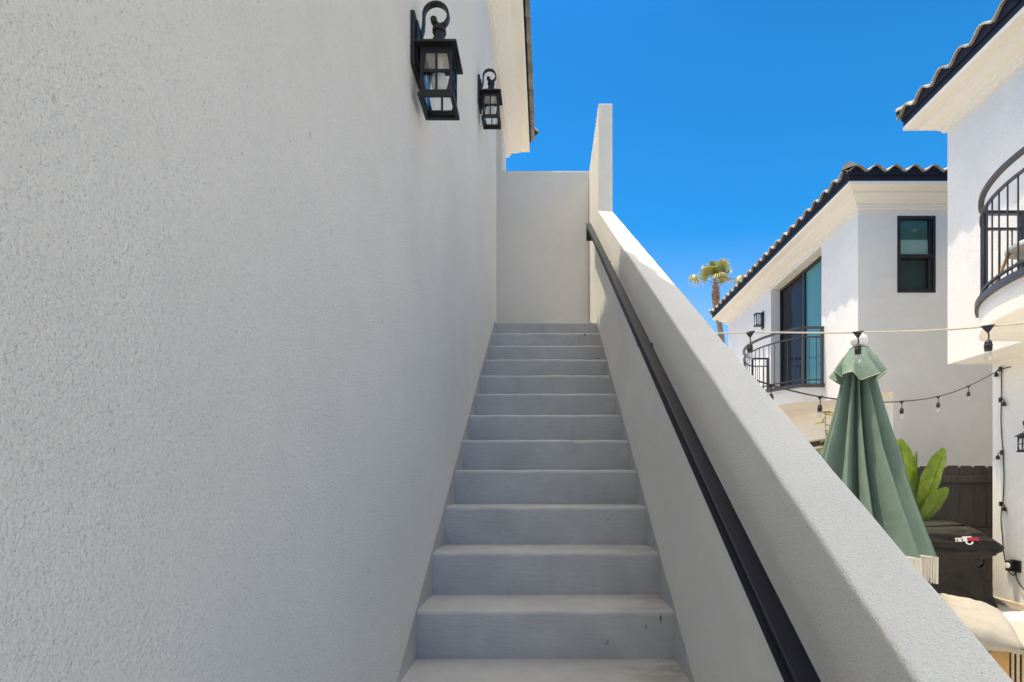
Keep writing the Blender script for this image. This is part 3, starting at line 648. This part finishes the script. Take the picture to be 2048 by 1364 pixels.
cur = [(0, 1.525), (0.193, 1.163), (0.337, 0.948), (0.479, 0.808), (0.597, 0.735), (0.715, 0.70), (0.82, 0.715), (0.92, 0.77), (1.0, 0.83)]
bm = NB(); sweep(bm, smoothpath([on(*c) for c in cur]), 0.0058, n=6)
WX = 5.935
wp = [(2003, 738), (2003, 790), (2002, 840), (2004, 880), (2006, 905), (2008, 960), (2006, 1000), (2004, 1012), (2002, 1040), (2005, 1075), (2008, 1110), (2016, 1140), (2026, 1151), (2030, 1146), (2031, 1140)]
wall_pts = [Vector((WX, WX * 1040 / (x - 1091), EYE + (972 - y) * WX / (x - 1091))) for x, y in wp]
sweep(bm, smoothpath(wall_pts, 4), 0.006, n=6); sweep(bm, [on(0, 1.525), on(0, 1.525) + Vector((0.0, -0.14, 0.0))], 0.006, n=6)
obj('cord', bm, RUBBER, T)
for t_, z in cur[1:8]: bulb_unit(T, on(t_, z), R(-35), R(random.uniform(-7, 7)), 1.0)
for (x, y, side, hasb) in ((2003, 738, 1, False), (2003, 800, -1, False), (2006, 905, 1, False), (2004, 1008, -1, True)):
    p = Vector((WX - 0.01, WX * 1040 / (x - 1091), EYE + (972 - y) * WX / (x - 1091)))
    bm = NB(); w = side * 0.055; sweep(bm, [p, p + Vector((-0.004, w * 0.6, 0.006)), p + Vector((-0.006, w, -0.015)), p + Vector((-0.006, w * 1.05, -0.035))], 0.005, n=6)
    q = p + Vector((-0.008, w * 1.05, -0.03)); bx(bm, p.x - 0.014, p.x + 0.004, p.y - 0.018, p.y + 0.018, p.z - 0.03, p.z + 0.03)
    lathe(bm, [(0.006, 0), (0.016, -0.012), (0.022, -0.03), (0.023, -0.055), (0.019, -0.058)], 12, c=tuple(q)); so = obj('socket', bm, RUBBER, T)
    if hasb: bm = NB(); lathe(bm, [(0.014, -0.058), (0.020, -0.08), (0.019, -0.095), (0.004, -0.106)], 12, c=tuple(q)); obj('bulb', bm, BULBG, so, smooth=True)
# plug-in timer on the wall
c = Vector((5.949, 5.949 * 1040 / (2034 - 1091), EYE + (972 - 1133) * 5.949 / (2034 - 1091)))
t = thing('plug_timer', 'black outdoor plug timer with a pale dial low on the white house wall', 'timer', tuple(c))
bm = NB(); bx(bm, c.x - 0.03, c.x, c.y - 0.065, c.y + 0.065, c.z - 0.07, c.z + 0.08); bx(bm, c.x - 0.085, c.x - 0.03, c.y - 0.005, c.y + 0.075, c.z - 0.06, c.z + 0.07); obj('body', bm, BLACK, t, bev=0.005, fix=False)
bm = NB(); lathe(bm, [(0.036, 0), (0.036, 0.006), (0.030, 0.009)], 20, M=Matrix.Translation((c.x - 0.085, c.y + 0.035, c.z + 0.008)) @ Matrix.Rotation(R(-90), 4, 'Y')); obj('dial', bm, WHITEP, t)
bm = NB(); sweep(bm, smoothpath([c + Vector(q) for q in ((-0.03, -0.02, -0.06), (-0.03, -0.03, -0.15), (-0.03, -0.10, -0.24), (-0.03, -0.22, -0.32), (-0.03, -0.5, -0.42), (-0.02, -0.9, -0.5))], 5), 0.007, n=6); obj('cord', bm, RUBBER, t)

# ------------------------------------------------------------------ closed umbrella
ux, uy = 2.11, 3.5; ztop = EYE + 0.93; zhem = EYE - 0.42
U = thing('closed_umbrella', 'closed sage green patio umbrella with a flounced top and cream fringed hem', 'umbrella', (ux, uy, 0))
RIBS_BODY = [0.0, 0.75, 1.5, 2.2, 3.0, 3.5, 4.12, 4.45, 5.05, 5.5]     # uneven gathers, radians
RIBS_TOP = [0.0, 0.9, 1.75, 2.6, 3.3, 4.25, 4.95, 5.6]
def fold(th, t, seed):
    RIBS = RIBS_TOP if seed == 14 else RIBS_BODY
    th = (th + 0.25) % (2 * math.pi); n = len(RIBS); i = max(k for k in range(n) if RIBS[k] <= th)
    a, b = RIBS[i], RIBS[i + 1] if i + 1 < n else 2 * math.pi
    fr = (th - a) / (b - a); rnd = random.Random(i * 31 + seed)
    amp = rnd.uniform(0.6, 1.4); cut = rnd.uniform(0.70, 0.86)
    if fr < cut: v = (fr / cut) ** 1.15 * 0.92 + 0.05 * math.sin(fr / cut * math.pi)      # cloth swept up to the gather
    else: v = 0.92 * (0.5 + 0.5 * math.cos(math.pi * (fr - cut) / (1 - cut)))              # tucked sharply back under
    return 1 - (1 - v) * amp, amp
def canopy(bm, z0, z1, rfun, dfun, rows, nth, seed, lean=0.0, zf=None):
    rings = []
    for j in range(rows + 1):
        t = j / rows; ring_ = []
        for k in range(nth):
            th = 2 * math.pi * k / nth; fo, rnd = fold(th, t, seed)
            r = rfun(t) * (1 - dfun(t)) + rfun(t) * dfun(t) * fo
            tw = 0.10 * t * math.sin(3 * th + 0.7) + 0.22 * t
            nv = Vector((math.cos(th) * 2.2, math.sin(th) * 2.2, t * 1.6 + seed)); r *= 1 + 0.10 * t * mn.noise(nv) + 0.045 * mn.noise(nv * 3.1)
            z = z0 + (z1 - z0) * t + (zf(th, t, fo) if zf else 0)
            ring_.append(bm.verts.new((ux + lean * t + r * math.cos(th + tw), uy + r * math.sin(th + tw), z)))
        rings.append(ring_)
    for a, b in zip(rings, rings[1:]):
        for k in range(nth): bm.faces.new((a[k], a[(k + 1) % nth], b[(k + 1) % nth], b[k]))
    return rings
bm = NB(); rings = canopy(bm, ztop - 0.10, zhem, lambda t: 0.085 + 0.375 * t ** 1.12, lambda t: 0.66 + 0.03 * min(1, t * 2.2), 40, 192, 3, 0.012, lambda th, t, fo: -0.02 * fo * t)
can = obj('canopy', bm, SAGE, U, smooth=True, fix=False)
bm = NB(); nf = 950; random.seed(3)
hem = [Vector(v) for v in []]
me = can.data; base = len(me.vertices) - 192; hp = [me.vertices[base + k].co + ORG[U.name] for k in range(192)]
for k in range(nf):
    f_ = k / nf * 192; a = hp[int(f_) % 192].lerp(hp[(int(f_) + 1) % 192], f_ - int(f_)); out = Vector((a.x - ux, a.y - uy, 0)).normalized(); tg = Vector((-out.y, out.x, 0))
    L = 0.15 + random.uniform(-0.012, 0.012); w = 0.0042; sw = tg * random.uniform(-0.008, 0.008) + out * random.uniform(-0.004, 0.012)
    q = [a + out * 0.004 - tg * w + Vector((0, 0, 0.008)), a + out * 0.004 + tg * w + Vector((0, 0, 0.008)), a + sw + tg * w + Vector((0, 0, -L)), a + sw - tg * w + Vector((0, 0, -L))]
    d = [p - out * 0.005 for p in q]
    va = [bm.verts.new(p) for p in q]; vb = [bm.verts.new(p) for p in d]
    bm.faces.new(va); bm.faces.new(vb[::-1])
    for i in range(4): bm.faces.new((va[i], vb[i], vb[(i + 1) % 4], va[(i + 1) % 4]))
sweep(bm, [p + Vector((0, 0, 0.004)) for p in hp[::2]] + [hp[0] + Vector((0, 0, 0.004))], 0.006, n=5)
obj('fringe', bm, FRINGE, U, fix=False)
bm = NB(); fr = canopy(bm, ztop, ztop - 0.20, lambda t: 0.055 + 0.128 * t ** 1.0, lambda t: 0.02 + 0.36 * t ** 1.3, 14, 192, 14, 0.0, lambda th, t, fo: 0.0 if t < 0.2 else (t - 0.2) * (0.07 * (fo - 0.6) + 0.03 * math.sin(2 * th + 2.2)))
bm.faces.new(fr[0]); piping = [v.co.copy() for v in fr[-1]]
fl = obj('flounce', bm, SAGE, U, smooth=True, fix=False)
bm = NB(); sweep(bm, piping + [piping[0]], 0.0026, n=5); obj('piping', bm, fabric('pale_sage_piping', (0.40, 0.46, 0.40), 0.05), fl)
bm = NB(); lathe(bm, [(0.012, -0.01), (0.02, 0.0), (0.036, 0.012), (0.050, 0.032), (0.053, 0.052), (0.046, 0.075), (0.028, 0.092), (0.004, 0.098)], 22, (ux, uy, ztop)); obj('finial', bm, WHITEP, U, smooth=True)
bm = NB(); lathe(bm, [(0.019, 0.06), (0.019, ztop - 0.01)], 16, (ux, uy, 0)); obj('pole', bm, WHITEP, U)
bm = NB(); lathe(bm, [(0.24, 0.0), (0.24, 0.05), (0.20, 0.065), (0.04, 0.075), (0.035, 0.25)], 28, (ux, uy, 0)); obj('base', bm, WHITEP, U)

# ------------------------------------------------------------------ covered grill
random.seed(21)
gx, gy = 5.02, 6.80
G = thing('covered_grill', 'barbecue grill under a wrinkled black cover beside the dark fence', 'grill', (gx, gy, 0))
prof = [  # z, x left, x right, y front, y back
    (0.02, -0.56, 0.62, -0.30, 0.29), (0.12, -0.56, 0.62, -0.30, 0.29), (0.30, -0.53, 0.585, -0.28, 0.28), (0.45, -0.50, 0.52, -0.265, 0.27), (0.55, -0.49, 0.465, -0.265, 0.27), (0.62, -0.55, 0.50, -0.30, 0.28),
    (0.67, -0.67, 0.64, -0.33, 0.29), (0.73, -0.72, 0.725, -0.34, 0.29), (0.79, -0.72, 0.745, -0.34, 0.29), (0.84, -0.70, 0.69, -0.33, 0.29), (0.90, -0.60, 0.60, -0.31, 0.29), (0.95, -0.52, 0.50, -0.285, 0.28),
    (1.01, -0.49, 0.43, -0.22, 0.27), (1.07, -0.46, 0.36, -0.12, 0.24), (1.105, -0.40, 0.28, -0.02, 0.18)]
bm = NB(); n = 120; rings = []
from mathutils import noise as mn
dense = []
for i in range(len(prof) - 1):
    for k in range(5): dense.append([prof[i][j] + (prof[i + 1][j] - prof[i][j]) * k / 5 for j in range(5)])
dense.append(list(prof[-1]))
for z, xl, xr, yf, yb in dense:
    cx, hx, cy, hy = (xl + xr) / 2, (xr - xl) / 2, (yf + yb) / 2, (yb - yf) / 2; ring_ = []
    for k in range(n):
        a = 2 * math.pi * k / n; ca, sa = math.cos(a), math.sin(a); e = 0.32
        x = cx + hx * math.copysign(abs(ca) ** e, ca); y = cy + hy * math.copysign(abs(sa) ** e, sa)
        nz = mn.noise(Vector((x * 3 + z * 2, y * 5, z * 1.7))) * 0.06 + (0.35 - abs(mn.noise(Vector((x * 4 + z * 7, y * 6, z * 4 - x * 3))))) * 0.085
        lowf = max(0.0, 0.6 - z) * 0.15 * math.sin(a * 11 + 2 * math.sin(z * 5))
        v = Vector((x - cx, y - cy, 0)); v.normalize(); dzv = -0.03 * max(0, abs(x) - 0.5) if z > 0.6 else 0
        p = Vector((gx + x, gy + y, z + dzv + mn.noise(Vector((x * 6, y * 6, z * 6))) * 0.02)) + v * (nz - 0.012 + lowf); ring_.append(bm.verts.new((p.x, p.y, max(0.005, p.z))))
    rings.append(ring_)
for a, b in zip(rings, rings[1:]):
    for k in range(n): bm.faces.new((a[k], a[(k + 1) % n], b[(k + 1) % n], b[k]))
top = bm.verts.new((gx - 0.06, gy + 0.07, 1.09))
for k in range(n): bm.faces.new((rings[-1][k], rings[-1][(k + 1) % n], top))
obj('cover', bm, COVER, G, smooth=True, fix=False)
bm = NB(); sweep(bm, smoothpath([Vector((gx - 0.34, gy - 0.13, 1.09)), Vector((gx - 0.1, gy - 0.17, 1.115)), Vector((gx + 0.2, gy - 0.16, 1.10)), Vector((gx + 0.42, gy - 0.18, 1.0))], 6), 0.03, 0.012); obj('handle_strap', bm, COVER, G)
bm = NB(); sweep(bm, smoothpath([Vector((gx + 0.56, gy - 0.1, 0.66)), Vector((gx + 0.60, gy - 0.12, 0.6)), Vector((gx + 0.59, gy - 0.12, 0.53)), Vector((gx + 0.55, gy - 0.12, 0.50))], 5), 0.04, 0.006); obj('tie_strap', bm, COVER, G)
# printed emblem: blocky white lettering, red bar, white half ring
ex, ez, ey = gx + 0.20, 0.875, gy - 0.352
Me = Matrix.Translation((ex, ey, ez)) @ Matrix.Rotation(R(-14), 4, 'X') @ Matrix.Rotation(R(-2), 4, 'Y')
bm = NB()
bx(bm, -0.045, 0.07, -0.004, 0.0, 0.036, 0.050, Me); bx(bm, -0.015, 0.008, -0.004, 0.0, -0.012, 0.0355, Me)
for k, xx in enumerate((-0.135, -0.105, -0.075, -0.045)):
    bx(bm, xx, xx + 0.009, -0.004, 0.0, -0.012, 0.035, Me); bx(bm, xx + 0.009, xx + 0.026, -0.004, 0.0, 0.024, 0.035, Me)
    if k % 2: bx(bm, xx + 0.017, xx + 0.026, -0.004, 0.0, -0.012, 0.0235, Me)
    bx(bm, xx + 0.009, xx + 0.0165, -0.004, 0.0, -0.012 + (k % 2) * 0.014, -0.001 + (k % 2) * 0.014, Me)
for k in range(10):
    a0, a1 = R(180 + k * 18), R(198 + k * 18)
    q = [(0.03 + r * math.cos(a), 0, -0.016 + r * 0.8 * math.sin(a)) for r, a in ((0.05, a0), (0.05, a1), (0.032, a1), (0.032, a0))]
    va = [bm.verts.new(Me @ Vector((p[0], -0.004, p[2]))) for p in q]; vb = [bm.verts.new(Me @ Vector((p[0], 0.0, p[2]))) for p in q]
    bm.faces.new(va); bm.faces.new(vb[::-1])
    for i in range(4): bm.faces.new((va[i], vb[i], vb[(i + 1) % 4], va[(i + 1) % 4]))
em = obj('emblem', bm, WHITEP, G, fix=False)
bm = NB(); bx(bm, 0.012, 0.155, -0.004, 0.0, -0.006, 0.033, Me); obj('red_bar', bm, REDM, em)

# ------------------------------------------------------------------ plants
def leaf_blade(bm, base, tip, width, side, droop=0.0, cup=0.25, n=16, wav=0.0):
    base, tip = Vector(base), Vector(tip); ax = tip - base; side = Vector(side); side = (side - ax * (side.dot(ax) / ax.length_squared)).normalized(); nrm = ax.cross(side).normalized(); rows = []
    for i in range(n + 1):
        t = i / n; p = base + ax * t + Vector((0, 0, 1)) * (-droop * t * t) ; w = width * (math.sin(math.pi * min(1, (t ** 1.15 * 0.93 + 0.05))) ** 0.55)
        wv = wav * math.sin(t * 21) * w; rib = 0.05 * w * math.sin(t * 150) * (n > 20)
        rows.append([bm.verts.new(p + side * w * k + nrm * (cup * w * abs(k) ** 1.3 + rib * abs(k) + wv * (k if abs(k) > 0.9 else 0))) for k in (-1, -0.66, -0.33, 0, 0.33, 0.66, 1)])
    for a, b in zip(rows, rows[1:]):
        for k in range(6): bm.faces.new((a[k], a[k + 1], b[k + 1], b[k]))
    sweep(bm, [base + ax * t + Vector((0, 0, -droop * t * t)) - nrm * 0.004 for t in (0, .25, .5, .75, 0.97)], lambda t: 0.010 * (1 - t) + 0.002, n=5)
Pl = thing('banana_plant', 'broad leaved bright green banana plant rising behind the covered grill', 'plant', (5.1, 7.22, 0))
def pxv(x, y, d): return px(x, y, d)
leaves = [((1843, 1028, 7.05), (1890, 897, 6.95), 0.165, (1, 0.15, 0.3), 0.0), ((1832, 1025, 7.15), (1834, 902, 7.2), 0.12, (0.75, 0.65, 0), 0.0), ((1826, 1010, 7.2), (1797, 878, 7.05), 0.165, (0.95, -0.2, 0.2), 0.0),
          ((1846, 1042, 6.98), (1896, 976, 6.9), 0.125, (0.7, 0.2, -0.7), 0.0), ((1828, 1030, 7.25), (1790, 930, 7.3), 0.12, (0.8, 0.4, 0.2), 0.0), ((1828, 1030, 7.3), (1822, 930, 7.38), 0.12, (0.9, 0.3, 0.1), 0.0)]
for (b0, t0, w, sd, dr) in leaves:
    bm = NB(); leaf_blade(bm, pxv(*b0), pxv(*t0), w, sd, dr, 0.28, 72, 0.05); sweep(bm, smoothpath([Vector((5.1, 7.22, 0.5)), pxv(*b0).lerp(Vector((5.1, 7.22, 0.6)), 0.5), pxv(*b0)], 4), 0.012, n=6)
    obj('leaf', bm, BANANA, Pl, smooth=True, fix=False)
bm = NB(); lathe(bm, [(0.07, 0), (0.06, 0.4), (0.045, 0.7)], 12, (5.1, 7.22, 0)); obj('stem', bm, STEM, Pl)
random.seed(5)
Pb = thing('bamboo_shoot', 'thin yellow green bamboo shoot between umbrella and far house', 'plant', (5.05, 9.35, 0))
bm = NB(); sweep(bm, smoothpath([Vector((5.05, 9.35, 0)), Vector((5.06, 9.35, 1.4)), Vector((5.02, 9.33, 2.9))], 6), lambda t: 0.012 - 0.008 * t, n=6); obj('stem', bm, STEM, Pb)
for k in range(26):
    z = random.uniform(1.9, 2.92); a = random.random() * 6.28; b0 = Vector((5.06 - 0.04 * max(0, z - 1.4) / 1.5, 9.345, z)); tip = b0 + Vector((math.cos(a) * 0.19, math.sin(a) * 0.19, random.uniform(-0.08, 0.06)))
    bm = NB(); leaf_blade(bm, b0, tip, 0.017, Vector((-math.sin(a), math.cos(a), 0.2)), 0.03, 0.2, 7); obj('leaf', bm, BAMBOO, Pb, fix=False)

# palm
random.seed(12)
D = 28.0; top_ = px(1431, 572, D); foot = Vector((top_.x + 1.0, D + 0.4, 0))
Pm = thing('palm_tree', 'tall slender fan palm with sparse crown rising beyond the far roof', 'palm', tuple(foot))
bm = NB(); path_ = smoothpath([foot, Vector((top_.x + 0.62, D + 0.2, 7)), Vector((top_.x + 0.28, D, 9.8)), top_ + Vector((0.02, 0, -1.0))], 10)
sweep(bm, path_, lambda t: 0.20 - 0.07 * t + 0.008 * math.sin(t * 160), n=12); obj('trunk', bm, BARK, Pm, fix=False)
bm = NB()
for k in range(70):
    t = random.random(); a = random.random() * 6.28; p = (top_ + Vector((0.02, 0, -1.15))).lerp(top_ + Vector((0, 0, 0.1)), t); r = 0.125 + 0.04 * math.sin(t * 3.1)
    o = Vector((math.cos(a), math.sin(a), 0)); tg = Vector((-o.y, o.x, 0)); b0 = p + o * (r - 0.05); tip = p + o * (r + 0.09) + Vector((0, 0, 0.28))
    bm.faces.new([bm.verts.new(q) for q in (b0 - tg * 0.07, b0 + tg * 0.07, tip + tg * 0.02, tip - tg * 0.02)])
lathe(bm, [(0.13, -1.2), (0.155, -0.6), (0.14, -0.1), (0.07, 0.15)], 12, tuple(top_)); obj('sheath', bm, BARKRED, Pm, fix=False)
crown = top_ + Vector((0, 0, 0.1))
def fan(hub, direction, size, droop):
    bm = NB(); bt = None; d = direction.normalized(); up = Vector((0, 0, 1)); s = d.cross(up).normalized(); nn = s.cross(d).normalized()
    nl = 26; tips = []
    for k in range(nl):
        a = R(-120 + 240 * k / (nl - 1)); dirl = (d * math.cos(a) + s * math.sin(a) * 1.0 + nn * 0.25).normalized(); L = size * (0.72 + 0.28 * math.cos(a * 0.6)) * random.uniform(0.9, 1.08); w = size * 0.052
        side = dirl.cross(nn).normalized(); pr = []
        for t, ww in ((0, 0.4), (0.35, 1.0), (0.62, 0.95), (0.85, 0.4), (1.0, 0.1)):
            p = hub + dirl * L * t + Vector((0, 0, -1)) * droop * L * max(0, t - 0.45) ** 1.5 * 1.8; pr.append((bm.verts.new(p - side * w * ww), bm.verts.new(p + side * w * ww)))
        for i in range(4):
            f = bm.faces.new((pr[i][0], pr[i][1], pr[i + 1][1], pr[i + 1][0])); f.material_index = 1 if i >= 3 or (i == 2 and random.random() < 0.25) else 0
    sweep(bm, smoothpath([crown, crown.lerp(hub, 0.55) + Vector((0, 0, 0.06)), hub], 4), 0.018, n=5)
    return bm
fans = [((1392, 556), (-0.9, 0.1, 0.35), 0.62, 1.1), ((1478, 556), (0.9, -0.1, 0.35), 0.62, 1.1), ((1421, 548), (-0.45, -0.5, 0.55), 0.85, 0.7), ((1443, 542), (0.45, -0.5, 0.9), 0.95, 0.45), ((1431, 538), (0.0, 0.4, 1), 0.75, 0.4),
        ((1414, 538), (-0.5, 0.5, 0.7), 0.6, 0.9), ((1436, 556), (0.35, -0.8, 0.15), 0.8, 0.9), ((1424, 536), (-0.25, 0.2, 1.0), 0.65, 0.4), ((1447, 560), (0.5, 0.6, 0.3), 0.7, 0.9), ((1452, 546), (0.6, 0.3, 0.7), 0.6, 0.8)]
for k, ((fx, fy), dr, sz, dp) in enumerate(fans):
    hub = px(fx, fy, D + (0.5 if dr[1] > 0 else -0.4) * abs(dr[1])); obj('frond', fan(hub, Vector(dr), sz, dp), [PALML, PALMTIP], Pm, fix=False)

# ------------------------------------------------------------------ rope daybed and pillow
ang = math.atan2(-0.44, 0.9); DB = thing('rope_daybed', 'outdoor daybed with pale woven rope sides and teak posts at the lower right', 'daybed', (2.55, 3.04, 0), ang)
ZR = EYE - 0.93
bm = NB(); bx(bm, -0.45, 1.5, -0.012, 0.028, ZR - 0.03, ZR); bx(bm, -0.45, 1.5, -0.012, 0.028, 0.14, 0.18); bx(bm, -0.45, -0.41, 0.028, 0.85, 0.14, 0.18); bx(bm, 1.46, 1.5, 0.028, 0.85, 0.14, 0.18); bx(bm, -0.45, 1.5, 0.81, 0.85, 0.1401, 0.1799); obj('frame', bm, ROPE, DB, local=True, bev=0.01, fix=False)
bm = NB(); xx = -0.44
while xx < 1.49:
    sweep(bm, [(xx, -0.010, 0.17), (xx, -0.012, ZR - 0.02)], 0.0075, n=6); xx += 0.024
obj('rope_panel', bm, ROPE, DB, local=True, fix=False)
bm = NB(); bx(bm, -0.44, 1.49, 0.012, 0.02, 0.18, ZR - 0.03); obj('backing', bm, ROPEDARK, DB, local=True)  # dark sheet behind the cords, filling the gaps between them
for xx in (-0.43, 0.075, 0.80, 1.46):
    bm = NB(); bx(bm, xx - 0.043, xx + 0.043, -0.03, -0.0185, 0.0, ZR + 0.004); obj('post', bm, WOOD, DB, local=True, bev=0.004)
bm = NB(); bx(bm, -0.40, 1.45, 0.035, 0.80, 0.30, ZR + 0.005); mt = obj('mattress', bm, CANVAS, DB, local=True, bev=0.05, seg=4)
def cushion(bm, w, h, th, n=26):
    def z(u, v):
        return th * ((1 - abs(u) ** 2.6) * (1 - abs(v) ** 2.6)) ** 0.45
    for sgn in (1, -1):
        g = []
        for i in range(n + 1):
            row = []
            for j in range(n + 1):
                u, v = -1 + 2 * i / n, -1 + 2 * j / n; k = 1 - 0.07 * (1 - v * v) * abs(u) ** 3; k2 = 1 - 0.07 * (1 - u * u) * abs(v) ** 3
                zz = z(u, v) * sgn + (mn.noise(Vector((u * 3, v * 3, sgn))) * 0.016 - abs(mn.noise(Vector((u * 5 + v * 2, v * 4 - u * 3, sgn * 3)))) * 0.022 - abs(mn.noise(Vector((u * 12, v * 7, 4 + sgn)))) * 0.010 * abs(u)) * min(1, (1 - max(abs(u), abs(v))) * 6)
                row.append(bm.verts.new((u * w / 2 * k2, v * h / 2 * k, zz)))
            g.append(row)
        for i in range(n):
            for j in range(n): bm.faces.new((g[i][j], g[i + 1][j], g[i + 1][j + 1], g[i][j + 1]))
bm = NB(); cushion(bm, 0.60, 0.50, 0.11)
pil = obj('pillow', bm, CANVAS, smooth=True); pil.location = (2.53, 3.25, ZR + 0.10); pil.rotation_euler = (R(14), R(6), ang)
tag(pil, 'plump cream pillow lying on the rope daybed by the parapet', 'pillow')

# ------------------------------------------------------------------ wicker chair on the near balcony
ch_ = thing('wicker_chair', 'white woven balcony chair with wooden legs behind the curved railing', 'chair', (4.86, 5.1, EYE + 1.966), R(200))
bm = NB()
def shell(u, v): # u across -1..1, v up 0..1
    a = u * R(80); r = 0.34 * (0.55 + 0.45 * min(1, v * 1.8) ** 0.6); hgt = 0.40 + v * 0.40 * (1 - 0.25 * abs(u) ** 2.2); return Vector((r * math.sin(a), -0.06 + r * math.cos(a) + 0.10 * v, hgt))
g = [[shell(-1 + 2 * i / 20, j / 10) for j in range(11)] for i in range(21)]
va = [[bm.verts.new(p) for p in r] for r in g]; vb = [[bm.verts.new(p - Vector((p.x, p.y + 0.06, 0)).normalized() * 0.02) for p in r] for r in g]
for i in range(20):
    for j in range(10):
        bm.faces.new((va[i][j], va[i + 1][j], va[i + 1][j + 1], va[i][j + 1])); bm.faces.new((vb[i][j], vb[i][j + 1], vb[i + 1][j + 1], vb[i + 1][j]))
for i in range(20): bm.faces.new((va[i][10], va[i + 1][10], vb[i + 1][10], vb[i][10]))
for j in range(1, 10): sweep(bm, [g[i][j] + Vector((g[i][j].x, g[i][j].y + 0.06, 0)).normalized() * 0.004 for i in range(21)], 0.006, n=5)
obj('backrest', bm, WICKER, ch_, local=True, smooth=True, fix=False)
bm = NB(); lathe(bm, [(0.2, 0.35), (0.27, 0.37), (0.27, 0.40), (0.24, 0.42)], 24, (0, 0, 0)); obj('seat', bm, WICKER, ch_, local=True)
for sx in (-1, 1):
    for sy in (-1, 1): bm = NB(); sweep(bm, [(sx * 0.17, sy * 0.17, 0.37), (sx * 0.27, sy * 0.27, 0.0)], 0.016, n=8); obj('leg', bm, WOOD, ch_, local=True)
